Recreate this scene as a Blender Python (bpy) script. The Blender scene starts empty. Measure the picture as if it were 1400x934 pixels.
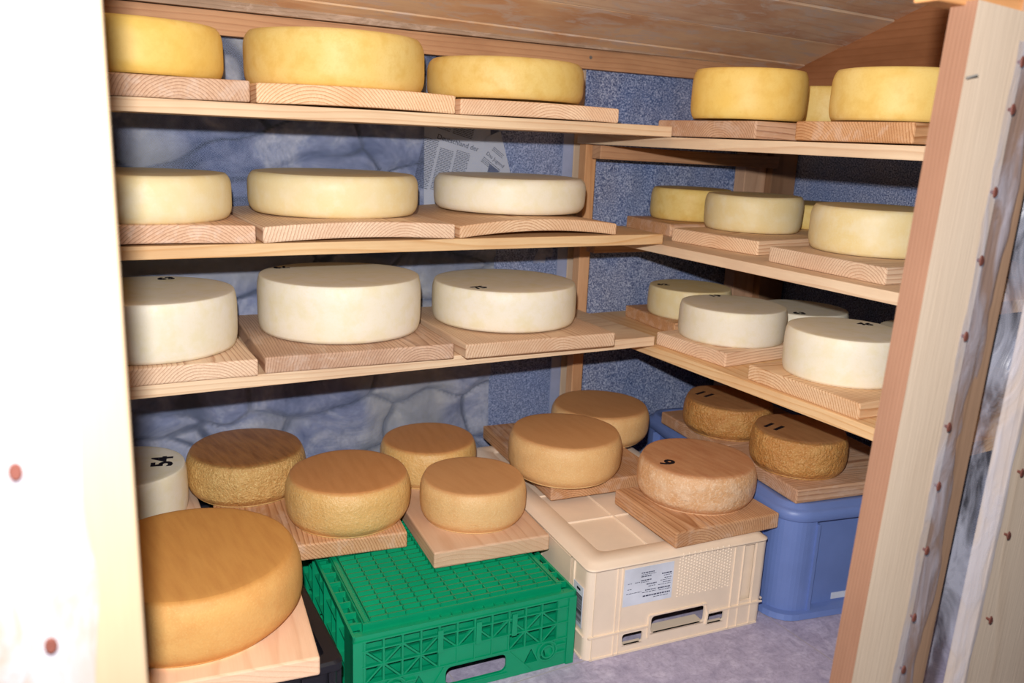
import bpy, bmesh, math, random
from mathutils import Vector, Matrix, noise
from mathutils.geometry import tessellate_polygon
random.seed(7)
S = bpy.context.scene
COL = S.collection
PI = math.pi
CZ = 0.87                      # eye height above the cellar floor

# ------------------------------------------------------------------ objects
def link(name, me, mats, parent=None, loc=(0, 0, 0), rotz=0.0, smooth=False, bevel=0.0, seg=2):
    o = bpy.data.objects.new(name, me)
    COL.objects.link(o)
    o.location = loc
    o.rotation_euler = (0, 0, rotz)
    if not isinstance(mats, (list, tuple)):
        mats = [mats]
    for m in mats:
        me.materials.append(m)
    if parent:
        o.parent = parent
    if smooth:
        for p in me.polygons:
            p.use_smooth = True
    if bevel:
        b = o.modifiers.new('bevel', 'BEVEL')
        b.width = bevel; b.segments = seg; b.limit_method = 'ANGLE'; b.angle_limit = math.radians(40)
        b.harden_normals = False
    return o

def mesh(bm, name='mesh'):
    me = bpy.data.meshes.new(name)
    bm.normal_update()
    bm.to_mesh(me); bm.free()
    return me

def tag(o, label, cat, group=None):
    o['label'] = label; o['category'] = cat
    if group: o['group'] = group
    return o

def struct(o):
    o['kind'] = 'structure'
    return o

def empty(name, loc, rotz, label, cat, group=None):
    o = bpy.data.objects.new(name, None)
    COL.objects.link(o)
    o.empty_display_size = .05
    o.location = loc; o.rotation_euler = (0, 0, rotz)
    return tag(o, label, cat, group)

def box(bm, x0, x1, y0, y1, z0, z1, M=None):
    vs = [bm.verts.new(Vector(p) if M is None else M @ Vector(p)) for p in
          ((x0,y0,z0),(x1,y0,z0),(x1,y1,z0),(x0,y1,z0),(x0,y0,z1),(x1,y0,z1),(x1,y1,z1),(x0,y1,z1))]
    for f in ((3,2,1,0),(4,5,6,7),(0,1,5,4),(1,2,6,5),(2,3,7,6),(3,0,4,7)):
        bm.faces.new([vs[i] for i in f])

def bar(bm, a, b, w, y0, y1):
    """flat bar in the xz plane from a to b, width w, between depths y0 and y1"""
    a = Vector(a); b = Vector(b); d = (b - a).normalized(); n = Vector((-d.y, d.x)) * w / 2
    pts = [a + n, a - n, b - n, b + n]
    v0 = [bm.verts.new((p.x, y0, p.y)) for p in pts]
    v1 = [bm.verts.new((p.x, y1, p.y)) for p in pts]
    bm.faces.new(v0); bm.faces.new(v1[::-1])
    for i in range(4):
        j = (i + 1) % 4
        bm.faces.new((v0[j], v0[i], v1[i], v1[j]))

def rrect(x0, x1, z0, z1, r, n=4):
    out = []
    for cx, cz, a0 in ((x1 - r, z1 - r, 0), (x0 + r, z1 - r, 90), (x0 + r, z0 + r, 180), (x1 - r, z0 + r, 270)):
        for i in range(n + 1):
            a = math.radians(a0 + 90 * i / n)
            out.append((cx + r * math.cos(a), cz + r * math.sin(a)))
    return out

def plate(bm, outer, holes, y0, y1, M=None):
    """plate in the xz plane with holes, from depth y0 (front) to y1"""
    loops = [outer] + holes
    flat = [p for l in loops for p in l]
    tris = tessellate_polygon([[Vector((p[0], p[1], 0)) for p in l] for l in loops])
    T = (lambda v: v) if M is None else (lambda v: M @ v)
    A = [bm.verts.new(T(Vector((p[0], y0, p[1])))) for p in flat]
    B = [bm.verts.new(T(Vector((p[0], y1, p[1])))) for p in flat]
    for t in tris:
        try:
            bm.faces.new([A[i] for i in t]); bm.faces.new([B[i] for i in t[::-1]])
        except ValueError:
            pass
    k = 0
    for l in loops:
        n = len(l)
        for i in range(n):
            j = (i + 1) % n
            bm.faces.new((A[k+i], A[k+j], B[k+j], B[k+i]))
        k += n

def finish(bm):
    bmesh.ops.recalc_face_normals(bm, faces=bm.faces)
    return bm

# ------------------------------------------------------------------ materials
def srgb(r, g, b):
    f = lambda c: (c/255/12.92) if c/255 <= .04045 else ((c/255 + .055)/1.055) ** 2.4
    return (f(r), f(g), f(b), 1)

class NT:
    def __init__(s, name, rough=.6, spec=.3):
        s.m = bpy.data.materials.new(name); s.m.use_nodes = True
        s.t = s.m.node_tree; s.b = s.t.nodes['Principled BSDF']; s.out = s.t.nodes['Material Output']
        s.b.inputs['Roughness'].default_value = rough
        s.b.inputs['Specular IOR Level'].default_value = spec
    def n(s, t, **k):
        x = s.t.nodes.new(t)
        for a, v in k.items(): setattr(x, a, v)
        return x
    def l(s, a, b): s.t.links.new(a, b)
    def math(s, op, a, b=None, c=None):
        x = s.n('ShaderNodeMath', operation=op)
        for i, v in enumerate((a, b, c)):
            if v is None: continue
            if isinstance(v, (int, float)): x.inputs[i].default_value = v
            else: s.l(v, x.inputs[i])
        return x.outputs[0]
    def ramp(s, fac, stops):
        r = s.n('ShaderNodeValToRGB'); e = r.color_ramp.elements
        while len(e) < len(stops): e.new(.5)
        for i, (p, c) in enumerate(stops):
            e[i].position = p; e[i].color = c
        s.l(fac, r.inputs[0]); return r.outputs[0]
    def noise(s, vec, scale, detail=3, rough=.55, dist=0.0):
        x = s.n('ShaderNodeTexNoise'); x.inputs['Scale'].default_value = scale
        x.inputs['Detail'].default_value = detail; x.inputs['Roughness'].default_value = rough
        x.inputs['Distortion'].default_value = dist
        if vec is not None: s.l(vec, x.inputs['Vector'])
        return x.outputs[0]
    def mapping(s, vec, scale=(1,1,1), loc=(0,0,0)):
        x = s.n('ShaderNodeMapping'); x.inputs['Scale'].default_value = scale; x.inputs['Location'].default_value = loc
        s.l(vec, x.inputs['Vector']); return x.outputs[0]
    def mix(s, fac, a, b, mode='MIX'):
        x = s.n('ShaderNodeMix', data_type='RGBA', blend_type=mode)
        if isinstance(fac, (int, float)): x.inputs[0].default_value = fac
        else: s.l(fac, x.inputs[0])
        for v, i in ((a, 6), (b, 7)):
            if isinstance(v, tuple): x.inputs[i].default_value = v
            else: s.l(v, x.inputs[i])
        return x.outputs[2]
    def bump(s, h, strength=.3, dist=.002):
        x = s.n('ShaderNodeBump'); x.inputs['Strength'].default_value = strength; x.inputs['Distance'].default_value = dist
        s.l(h, x.inputs['Height']); s.l(x.outputs[0], s.b.inputs['Normal'])
    def color(s, c):
        if isinstance(c, tuple): s.b.inputs['Base Color'].default_value = c
        else: s.l(c, s.b.inputs['Base Color'])
    def objvec(s):
        """object coordinates shifted by a random amount per object"""
        tc = s.n('ShaderNodeTexCoord'); oi = s.n('ShaderNodeObjectInfo')
        c = s.n('ShaderNodeCombineXYZ'); r = s.math('MULTIPLY', oi.outputs['Random'], 37.0)
        for i in range(3): s.l(r, c.inputs[i])
        a = s.n('ShaderNodeVectorMath', operation='ADD')
        s.l(tc.outputs['Object'], a.inputs[0]); s.l(c.outputs[0], a.inputs[1])
        return tc.outputs['Object'], a.outputs[0], oi.outputs['Random']

def wood(name, light, dark, stain=None, ring=190.0, contrast=1.0, rough=.62, stain_amt=.5, white=0.0, depth=.06):
    """timber whose length runs along local x: arcs on the ends, straight grain on the faces"""
    m = NT(name, rough, .25)
    ob, rv, rnd = m.objvec()
    sep = m.n('ShaderNodeSeparateXYZ'); m.l(ob, sep.inputs[0])
    # wobble of the rings, long along the trunk
    wv = m.mapping(rv, (.7, 2.2, 2.2))
    wob = m.math('MULTIPLY', m.math('SUBTRACT', m.noise(wv, 2.0, 2), .5), .045)
    y0 = m.math('MULTIPLY', m.math('SUBTRACT', rnd, .5), .22)
    r2 = m.math('FRACT', m.math('MULTIPLY', rnd, 17.31))
    z0 = m.math('SUBTRACT', m.math('MULTIPLY', r2, -depth), depth * .35)
    dy = m.math('SUBTRACT', sep.outputs[1], y0); dz = m.math('SUBTRACT', sep.outputs[2], z0)
    rad = m.math('SQRT', m.math('ADD', m.math('POWER', dy, 2), m.math('POWER', dz, 2)))
    rad = m.math('ADD', rad, wob)
    rad = m.math('ADD', rad, m.math('MULTIPLY', m.math('SUBTRACT', m.noise(m.mapping(rv, (3, 22, 22)), 1.5, 2), .5), .004))
    ph = m.math('FRACT', m.math('MULTIPLY', rad, ring))
    g = m.ramp(ph, [(0, (0,0,0,1)), (.62, (.25,.25,.25,1)), (.88, (1,1,1,1)), (1, (0,0,0,1))])
    fib = m.noise(m.mapping(rv, (9, 300, 300)), 1.0, 2, .7)
    fac = m.math('ADD', m.math('MULTIPLY', g, .55 * contrast), m.math('MULTIPLY', m.math('SUBTRACT', fib, .4), .5 * contrast))
    c = m.mix(m.math('MINIMUM', m.math('MAXIMUM', fac, 0), 1), light, dark)
    big = m.noise(m.mapping(rv, (3, 7, 7)), 1.3, 4, .6)
    if stain:
        s = m.ramp(big, [(.42, (0,0,0,1)), (.68, (stain_amt,)*3 + (1,))])
        c = m.mix(s, c, stain)
    if white:
        w = m.noise(m.mapping(rv, (9, 26, 26)), 1.2, 5, .7, .6)
        wr = m.ramp(w, [(.50, (0,0,0,1)), (.62, (white,)*3 + (1,))])
        c = m.mix(wr, c, srgb(238, 216, 198))
    # little tone change from piece to piece
    hv = m.n('ShaderNodeHueSaturation'); m.l(c, hv.inputs['Color'])
    m.l(m.math('ADD', .86, m.math('MULTIPLY', r2, .24)), hv.inputs['Value'])
    m.l(m.math('ADD', .85, m.math('MULTIPLY', rnd, .3)), hv.inputs['Saturation'])
    m.color(hv.outputs[0])
    m.bump(m.math('ADD', g, m.math('MULTIPLY', fib, 1.5)), .22, .0012)
    return m.m

def cheese_mat(name, a, b, c, grain=260, bump=.35, rough=.5, spot=None, spec=.35, pit=.001, face=None, face2=None, speck=None):
    m = NT(name, rough, spec)
    ob, rv, rnd = m.objvec()
    n1 = m.noise(rv, 9, 4, .6); n2 = m.noise(rv, grain, 3, .65); n3 = m.noise(rv, 38, 4, .6)
    col = m.mix(m.ramp(n1, [(.38, (0,0,0,1)), (.64, (1,1,1,1))]), a, b)
    col = m.mix(m.ramp(n3, [(.46, (0,0,0,1)), (.72, (.75,)*3 + (1,))]), col, c)
    col = m.mix(m.ramp(n2, [(.5, (0,0,0,1)), (.75, (.35,)*3 + (1,))]), col, c)
    if spot:
        sp = m.noise(rv, 120, 2, .5)
        col = m.mix(m.ramp(sp, [(.70, (0,0,0,1)), (.76, (.8,)*3 + (1,))]), col, spot)
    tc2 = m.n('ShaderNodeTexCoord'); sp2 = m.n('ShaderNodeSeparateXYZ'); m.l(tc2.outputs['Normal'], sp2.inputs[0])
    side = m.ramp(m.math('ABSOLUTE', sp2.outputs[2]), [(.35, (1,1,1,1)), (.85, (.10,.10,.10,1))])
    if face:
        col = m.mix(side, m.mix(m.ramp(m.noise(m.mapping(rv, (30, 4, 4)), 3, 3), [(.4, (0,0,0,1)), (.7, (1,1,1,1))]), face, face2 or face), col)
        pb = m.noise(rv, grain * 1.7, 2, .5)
        col = m.mix(m.math('MULTIPLY', m.ramp(pb, [(.54, (0,0,0,1)), (.66, (.62,.62,.62,1))]), side), col, speck)  # specular glints of the pebbly rind painted into the side colour as pale specks
    hv = m.n('ShaderNodeHueSaturation'); m.l(col, hv.inputs['Color'])
    m.l(m.math('ADD', .95, m.math('MULTIPLY', rnd, .09)), hv.inputs['Value'])
    m.color(hv.outputs[0])
    # rinds are rougher on the sides than on the faces the wheel lies on
    hgt = m.math('ADD', m.math('MULTIPLY', n2, .5), m.math('MULTIPLY', n3, .8))
    m.bump(m.math('MULTIPLY', hgt, side), bump, pit)
    return m.m

def plain(name, col, rough=.5, spec=.4, bump=0, scale=150, var=0.12):
    m = NT(name, rough, spec)
    ob, rv, rnd = m.objvec()
    n = m.noise(rv, scale, 3)
    dark = tuple(x * (1 - var * 2) for x in col[:3]) + (1,)
    m.color(m.mix(m.ramp(m.noise(rv, 14, 4), [(.35, (0,0,0,1)), (.7, (1,1,1,1))]), dark, col))
    if bump: m.bump(n, bump, .001)
    return m.m

W_BOARD = wood('board_spruce', srgb(250, 220, 184), srgb(186, 128, 88), srgb(214, 164, 122), ring=205, contrast=1.35)
W_BOARD_DARK = wood('board_worn', srgb(232, 190, 152), srgb(158, 104, 70), srgb(176, 124, 88), ring=215, contrast=1.3, white=.3)
W_BOARD_PALE = wood('board_beech', srgb(240, 208, 180), srgb(212, 168, 136), srgb(214, 174, 144), ring=120, contrast=.7, depth=.5)
W_SHELF = wood('shelf_pine', srgb(250, 220, 178), srgb(214, 164, 114), srgb(206, 152, 108), ring=110, contrast=.9, stain_amt=.35, depth=.3)
W_POST = wood('post_spruce', srgb(226, 180, 138), srgb(188, 132, 92), srgb(176, 124, 88), ring=150, contrast=.8, depth=.4)
W_RAIL = wood('rail_spruce', srgb(222, 168, 118), srgb(178, 118, 74), srgb(150, 96, 60), ring=95, contrast=.8, stain_amt=.4, depth=.25)
W_CEIL = wood('ceiling_boards', srgb(255, 222, 182), srgb(232, 184, 140), srgb(208, 140, 96), ring=60, contrast=.7, stain_amt=.6, white=1.0, depth=.35)
W_EDGE = wood('ceiling_edge_board', srgb(196, 172, 150), srgb(150, 124, 102), srgb(130, 104, 84), ring=160, contrast=.9, white=.4, depth=.3)
W_JAMB = wood('jamb_reddish', srgb(150, 110, 86), srgb(124, 84, 62), srgb(126, 88, 66), ring=260, contrast=.7, depth=.5)
W_FRAME = wood('frame_pale', srgb(204, 184, 162), srgb(178, 152, 124), srgb(190, 166, 142), ring=90, contrast=.55, stain_amt=.4, depth=.5)
W_DARK = wood('board_dark', srgb(176, 124, 90), srgb(140, 92, 62), srgb(126, 80, 52), ring=60, contrast=.6, depth=.3)
W_LEFT = wood('frame_left', srgb(150, 134, 114), srgb(126, 108, 88), srgb(134, 116, 96), ring=60, contrast=.5, stain_amt=.4, depth=.5)
W_STUD = wood('stud_brown', srgb(160, 122, 90), srgb(126, 90, 62), srgb(120, 88, 62), ring=120, contrast=.8, depth=.4)

C_YEL = cheese_mat('rind_golden', srgb(236, 206, 122), srgb(240, 214, 140), srgb(226, 188, 96), bump=.16, grain=300)
C_DEEP = cheese_mat('rind_deep_yellow', srgb(242, 204, 108), srgb(242, 210, 124), srgb(232, 190, 92), bump=.16, grain=300)
C_CREAM = cheese_mat('rind_cream', srgb(242, 226, 178), srgb(240, 218, 158), srgb(246, 234, 200), bump=.28)
C_WHITE = cheese_mat('rind_white', srgb(246, 238, 214), srgb(248, 242, 226), srgb(240, 230, 190), bump=.3)
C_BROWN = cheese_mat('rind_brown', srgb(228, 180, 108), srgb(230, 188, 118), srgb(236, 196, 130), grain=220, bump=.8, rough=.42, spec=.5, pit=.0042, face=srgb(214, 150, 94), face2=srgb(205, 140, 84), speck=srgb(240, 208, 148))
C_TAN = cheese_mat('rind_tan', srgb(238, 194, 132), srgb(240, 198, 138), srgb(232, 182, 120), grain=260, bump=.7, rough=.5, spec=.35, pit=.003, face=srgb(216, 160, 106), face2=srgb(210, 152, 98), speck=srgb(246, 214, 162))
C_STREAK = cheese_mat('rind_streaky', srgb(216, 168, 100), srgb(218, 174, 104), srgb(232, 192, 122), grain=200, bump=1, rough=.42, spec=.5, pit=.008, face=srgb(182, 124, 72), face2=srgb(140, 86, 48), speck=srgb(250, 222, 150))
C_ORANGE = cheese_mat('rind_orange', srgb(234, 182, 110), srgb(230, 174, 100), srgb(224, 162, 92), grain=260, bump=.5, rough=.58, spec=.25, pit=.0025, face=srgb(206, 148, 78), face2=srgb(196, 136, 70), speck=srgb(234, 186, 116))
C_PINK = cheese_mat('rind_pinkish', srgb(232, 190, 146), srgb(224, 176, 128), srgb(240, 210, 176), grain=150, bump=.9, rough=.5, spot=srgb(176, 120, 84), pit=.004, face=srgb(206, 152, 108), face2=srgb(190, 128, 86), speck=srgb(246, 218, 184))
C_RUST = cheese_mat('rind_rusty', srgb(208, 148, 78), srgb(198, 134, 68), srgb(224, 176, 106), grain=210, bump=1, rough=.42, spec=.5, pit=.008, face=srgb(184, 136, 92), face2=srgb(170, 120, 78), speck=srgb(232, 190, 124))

INK = plain('ink_black', srgb(28, 24, 34), .6, .2)
M_GREEN = plain('green_plastic', srgb(0, 154, 106), .38, .5, .1, 300, .06)
M_GREEN_IN = plain('green_plastic_inner', srgb(0, 150, 104), .45, .4, .1, 300, .06)
M_BEIGE = plain('beige_plastic', srgb(250, 230, 206), .42, .45, .15, 500, .04)
M_BLUE = plain('blue_plastic', srgb(114, 138, 200), .4, .5, .25, 500, .05)
M_BLACK = plain('black_plastic', srgb(26, 26, 34), .45, .4, .1)
M_PAPER = plain('label_paper', srgb(228, 234, 246), .5, .3)
M_INKB = plain('label_print', srgb(84, 88, 112), .6, .2)
M_NAIL = plain('rusty_nail', srgb(104, 58, 48), .7, .3, .3, 500)
M_STEEL = plain('screw_steel', srgb(150, 146, 140), .35, .6)
M_STEEL.node_tree.nodes['Principled BSDF'].inputs['Metallic'].default_value = .3

def felt_mat():
    m = NT('grey_blue_felt', .95, .1)
    tc = m.n('ShaderNodeTexCoord'); v = tc.outputs['Object']
    n = m.noise(v, 300, 4, .75); n2 = m.noise(v, 5, 4)
    c = m.ramp(n, [(.38, srgb(66, 78, 118)), (.5, srgb(146, 156, 192)), (.62, srgb(226, 232, 248))])
    c2 = m.ramp(n, [(.38, srgb(48, 70, 118)), (.5, srgb(112, 134, 184)), (.63, srgb(196, 210, 242))])
    m.color(m.mix(m.ramp(n2, [(.35, (0,0,0,1)), (.65, (1,1,1,1))]), c, c2))
    m.bump(n, .6, .0015)
    return m.m
M_FELT = felt_mat()

def stone_mat():
    m = NT('quarry_stone', .85, .2)
    tc = m.n('ShaderNodeTexCoord'); v = tc.outputs['Object']
    n = m.noise(v, 7, 6, .65, .8); n2 = m.noise(v, 60, 5, .7); n3 = m.noise(v, 2.2, 2)
    c = m.ramp(n, [(.36, srgb(70, 82, 122)), (.5, srgb(140, 148, 180)), (.62, srgb(206, 208, 218))])
    c = m.mix(m.ramp(n2, [(.4, (0,0,0,1)), (.7, (.5,)*3+(1,))]), c, srgb(100, 106, 134))
    c = m.mix(m.ramp(n3, [(.5, (0,0,0,1)), (.56, (.55,)*3+(1,))]), c, srgb(196, 192, 170))
    att = m.n('ShaderNodeAttribute', attribute_name='joint')
    c = m.mix(att.outputs['Fac'], c, srgb(22, 26, 40))
    m.color(c); m.bump(n2, .5, .004)
    return m.m
M_STONE = stone_mat()

def net_mat():
    m = NT('insect_mesh', .6, .3)
    tc = m.n('ShaderNodeTexCoord'); sep = m.n('ShaderNodeSeparateXYZ'); m.l(tc.outputs['Object'], sep.inputs[0])
    k = 2 * PI / .0027
    a = m.math('ABSOLUTE', m.math('SINE', m.math('MULTIPLY', m.math('ADD', sep.outputs[0], sep.outputs[2]), k * .5)))
    b = m.math('ABSOLUTE', m.math('SINE', m.math('MULTIPLY', m.math('SUBTRACT', sep.outputs[0], sep.outputs[2]), k * .5)))
    mn = m.math('MINIMUM', a, b)
    th = m.math('LESS_THAN', mn, .18)
    m.color(srgb(166, 184, 226))
    tr = m.n('ShaderNodeBsdfTransparent'); mx = m.n('ShaderNodeMixShader')
    m.l(th, mx.inputs[0]); m.l(tr.outputs[0], mx.inputs[1]); m.l(m.b.outputs[0], mx.inputs[2])
    m.l(mx.outputs[0], m.out.inputs[0])
    return m.m
M_NET = net_mat()

def film_mat():
    m = NT('clear_plastic_film', .22, .6)
    tc = m.n('ShaderNodeTexCoord'); v = tc.outputs['Object']
    n = m.noise(m.mapping(v, (1, 1, .35)), 30, 5, .6, 1.2)
    m.color(srgb(204, 206, 224))
    tr = m.n('ShaderNodeBsdfTransparent'); tr.inputs[0].default_value = (.90, .91, .96, 1)
    mx = m.n('ShaderNodeMixShader')
    m.l(m.ramp(n, [(.38, (.05,)*3+(1,)), (.62, (.34,)*3+(1,))]), mx.inputs[0])
    m.l(tr.outputs[0], mx.inputs[1]); m.l(m.b.outputs[0], mx.inputs[2])
    m.l(mx.outputs[0], m.out.inputs[0])
    m.bump(n, .5, .006)
    return m.m
M_FILM = film_mat()

def floor_mat():
    m = NT('stone_tile', .7, .3)
    tc = m.n('ShaderNodeTexCoord'); v = tc.outputs['Object']
    n = m.noise(v, 30, 7, .7, .8); n2 = m.noise(v, 120, 4, .7)
    c = m.ramp(n, [(.30, srgb(158, 152, 178)), (.5, srgb(184, 177, 202)), (.70, srgb(208, 202, 224))])
    c = m.mix(m.ramp(n2, [(.45, (0,0,0,1)), (.7, (.5,)*3+(1,))]), c, srgb(140, 132, 158))
    sep = m.n('ShaderNodeSeparateXYZ'); m.l(v, sep.inputs[0])
    def seam(o, off, size):
        f = m.math('FRACT', m.math('ADD', m.math('DIVIDE', m.math('SUBTRACT', o, off), size), .5))
        return m.math('LESS_THAN', m.math('ABSOLUTE', m.math('SUBTRACT', f, .5)), .0022)
    sm = m.math('MAXIMUM', seam(sep.outputs[0], 1.16, .62), seam(sep.outputs[1], .42, .62))
    c = m.mix(sm, c, srgb(176, 168, 178))
    m.color(c); m.bump(m.math('ADD', n, m.math('MULTIPLY', n2, .5)), .35, .003)
    return m.m
M_FLOOR = floor_mat()
M_NEWS = plain('newsprint', srgb(214, 216, 222), .8, .2, .1, 60, .05)
M_PLASTER = plain('grey_plaster', srgb(120, 118, 122), .9, .1, .4, 60)

# ------------------------------------------------------------------ timber
def timber(name, p, length, width, thick, rotz, mat, arch=0.0, bevel=.0025, nseg=14, vertical=False, twist=0, notch=0):
    """board with its length on local x; p = world point of the near end, centre of width, underside"""
    bm = bmesh.new()
    ny = nseg if arch else 1
    grid = []
    for ix in range(3):
        row = []
        x = length * ix / 2
        for iy in range(ny + 1):
            s = iy / ny
            y = (s - .5) * width
            dz = arch * (1 - (2*s - 1) ** 2) + twist * (s - .5) * (1 - ix / 2)
            row.append((bm.verts.new((x, y, dz)), bm.verts.new((x, y, thick + dz))))
        grid.append(row)
    for ix in range(2):
        for iy in range(ny):
            a, b, c, d = grid[ix][iy], grid[ix+1][iy], grid[ix+1][iy+1], grid[ix][iy+1]
            bm.faces.new((a[1], b[1], c[1], d[1])); bm.faces.new((d[0], c[0], b[0], a[0]))
    for iy in range(ny):
        a, d = grid[0][iy], grid[0][iy+1]; bm.faces.new((a[0], a[1], d[1], d[0]))
        a, d = grid[2][iy], grid[2][iy+1]; bm.faces.new((a[0], d[0], d[1], a[1]))
    for ix in range(2):
        a, b = grid[ix][0], grid[ix+1][0]; bm.faces.new((a[0], b[0], b[1], a[1]))
        a, b = grid[ix][-1], grid[ix+1][-1]; bm.faces.new((a[0], a[1], b[1], b[0]))
    finish(bm)
    return link(name, mesh(bm), mat, None, p, rotz, bevel=bevel)

def upright(name, x0, x1, y0, y1, z0, z1, mat, lean=0.0, bevel=.002):
    """vertical timber; local x runs up the piece so the grain runs with it"""
    h = z1 - z0
    bm = bmesh.new()
    box(bm, 0, h, -(x1-x0)/2, (x1-x0)/2, -(y1-y0)/2, (y1-y0)/2)
    o = link(name, mesh(finish(bm)), mat, bevel=bevel)
    # local x -> up (leaning), local y -> world -x ... local z -> world y
    up = Vector((lean, 0, 1)).normalized()
    zz = Vector((0, 1, 0)); yy = zz.cross(up).normalized()
    M = Matrix((up, yy, zz)).transposed().to_4x4()
    M.translation = Vector(((x0+x1)/2 + lean * (z0 - CZ), (y0+y1)/2, z0))
    o.matrix_world = M
    bpy.context.view_layer.update()
    return o

def rest_board(P1, P2, ztop_shelf, length, thick, label, group, mat, arch=0.0, twist=0):
    """P1 = left corner of the front end as the visitor sees it, P2 = right corner"""
    a = Vector(P1); b = Vector(P2); d = (b - a); w = d.length; d.normalize()
    back = Vector((-d.y, d.x)); mid = (a + b) / 2
    ang = math.atan2(back.y, back.x)
    lift = max(0, -arch) + .0004 + abs(twist) / 2
    o = timber('cheese_board', (mid.x, mid.y, CZ + ztop_shelf + lift), length, w, thick, ang, mat, arch, .003, twist=twist)
    return tag(o, label, 'board', group)

# ------------------------------------------------------------------ cheese wheels
def profile(kind, r, h):
    if kind == 'white': k, b, e = .965, 0, 4.5
    elif kind == 'yel': k, b, e = .95, .015, 4.5
    else: k, b, e = .925, .045, 3.2
    pts = [(0, 0), (r*(k-b*.6)*.6, 0), (r*(k-b*.6)*.985, 0)]
    n = 9
    for i in range(2*n + 1):
        t = -1 + i/n
        w = 1 - abs(t) ** e
        kk = k - b + (b * .75 * (t + 1) / 2 if kind == 'brown' else 0)
        pts.append((r*kk + r*(1-kk)*w, h*(.5 + .5*t)))
    rt = r*kk
    if kind == 'white':
        pts.insert(-1, (rt + r*.006, h*.992))
    for q in (.985, .96, .9, .75, .5, .25):
        pts.append((rt*q, h + (.0006 if q < .97 else .0002)))
    pts.append((0, h + .0004))
    return pts

TXT = {}
def text_mesh(s, size, extrude=.0003, bold=.0):
    cu = bpy.data.curves.new('t', 'FONT'); cu.body = s; cu.size = size; cu.align_x = 'CENTER'; cu.align_y = 'CENTER'
    cu.extrude = extrude; cu.offset = bold; cu.resolution_u = 3
    o = bpy.data.objects.new('t', cu); COL.objects.link(o)
    bpy.context.view_layer.update()
    dg = bpy.context.evaluated_depsgraph_get()
    me = bpy.data.meshes.new_from_object(o.evaluated_get(dg), depsgraph=dg)
    bpy.data.objects.remove(o); bpy.data.curves.remove(cu)
    me.materials.clear()
    return me

def cheese(kind, X, Y, r, h, zb, mat, label, group, number=None):
    bm = bmesh.new()
    N = 112
    seed = random.random() * 50
    pr = profile(kind, r, h)
    rings = []
    amp = {'white': .0008, 'yel': .0012, 'brown': .0020}[kind]
    for rr, zz in pr:
        if rr == 0:
            rings.append([bm.verts.new((0, 0, zz))]); continue
        ring = []
        for i in range(N):
            a = 2*PI*i/N
            f = noise.noise(Vector((math.cos(a)*1.3, math.sin(a)*1.3, zz*9 + seed)))
            g = noise.noise(Vector((math.cos(a)*.8 + seed, math.sin(a)*.8, 3.1)))
            q = rr + f*amp*(rr/r) * 1.5
            dz = g*amp*(zz/h)*(rr/r)
            ring.append(bm.verts.new((q*math.cos(a), q*math.sin(a), zz + dz)))
        rings.append(ring)
    for k in range(len(rings) - 1):
        A, B = rings[k], rings[k+1]
        for i in range(N):
            j = (i + 1) % N
            if len(A) == 1: bm.faces.new((A[0], B[j], B[i]))
            elif len(B) == 1: bm.faces.new((A[i], A[j], B[0]))
            else: bm.faces.new((A[i], A[j], B[j], B[i]))
    finish(bm)
    o = link('cheese', mesh(bm), mat, None, (X, Y, CZ + zb + .0005), random.uniform(-.2, .2), smooth=True)
    tag(o, label, 'cheese', group)
    if number:
        s, nx, ny, ang, size = number
        t = link('ink_number', text_mesh(s, size, .0002, size*.034), INK, o)
        rz = o.rotation_euler.z
        v = Matrix.Rotation(-rz, 3, 'Z') @ Vector((nx - X, ny - Y, 0))
        t.location = (v.x, v.y, h + .0012); t.rotation_euler = (0, 0, math.radians(ang) - rz)
    return o

GL1, GL2, GL3 = 'large wheels on the top left shelf', 'large wheels on the middle left shelf', 'large wheels on the lower left shelf'
GR1, GR2, GR3 = 'wheels on the top right shelf', 'wheels on the middle right shelf', 'wheels on the lower right shelf'
GB = 'brown washed wheels on boards over the crates'
# left rack, top
cheese('yel', .152, 1.492, .135, .078, .0645, C_DEEP, 'deep yellow cheese wheel half hidden by the door frame on the top left shelf', GL1)
cheese('yel', .483, 1.512, .155, .089, .0645, C_YEL, 'tallest golden cheese wheel in the middle of the top left shelf', GL1)
cheese('yel', .823, 1.509, .152, .072, .0645, C_YEL, 'low golden cheese wheel at the corner end of the top left shelf', GL1)
cheese('yel', .156, 1.486, .135, .071, -.151, C_CREAM, 'pale yellow cheese wheel cut off by the door frame on the middle left shelf', GL2)
cheese('yel', .488, 1.539, .154, .070, -.149, C_CREAM, 'pale yellow cheese wheel between two others on the middle left shelf', GL2)
cheese('yel', .860, 1.543, .156, .066, -.146, C_WHITE, 'low creamy wheel below the newspaper on the middle left shelf', GL2)
cheese('white', .156, 1.490, .138, .093, -.365, C_WHITE, 'white cheese wheel numbered 63 cut off by the door frame on the lower left shelf', GL3, ('63', .195, 1.585, 10, .030))
cheese('white', .493, 1.524, .151, .100, -.365, C_WHITE, 'tallest bright white cheese wheel in the middle of the lower left shelf', GL3, ('79', .405, 1.618, 190, .030))
cheese('white', .830, 1.494, .148, .078, -.365, C_WHITE, 'low white cheese wheel beside the corner post on the lower left shelf', GL3, ('75', .737, 1.425, 15, .030))
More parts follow.
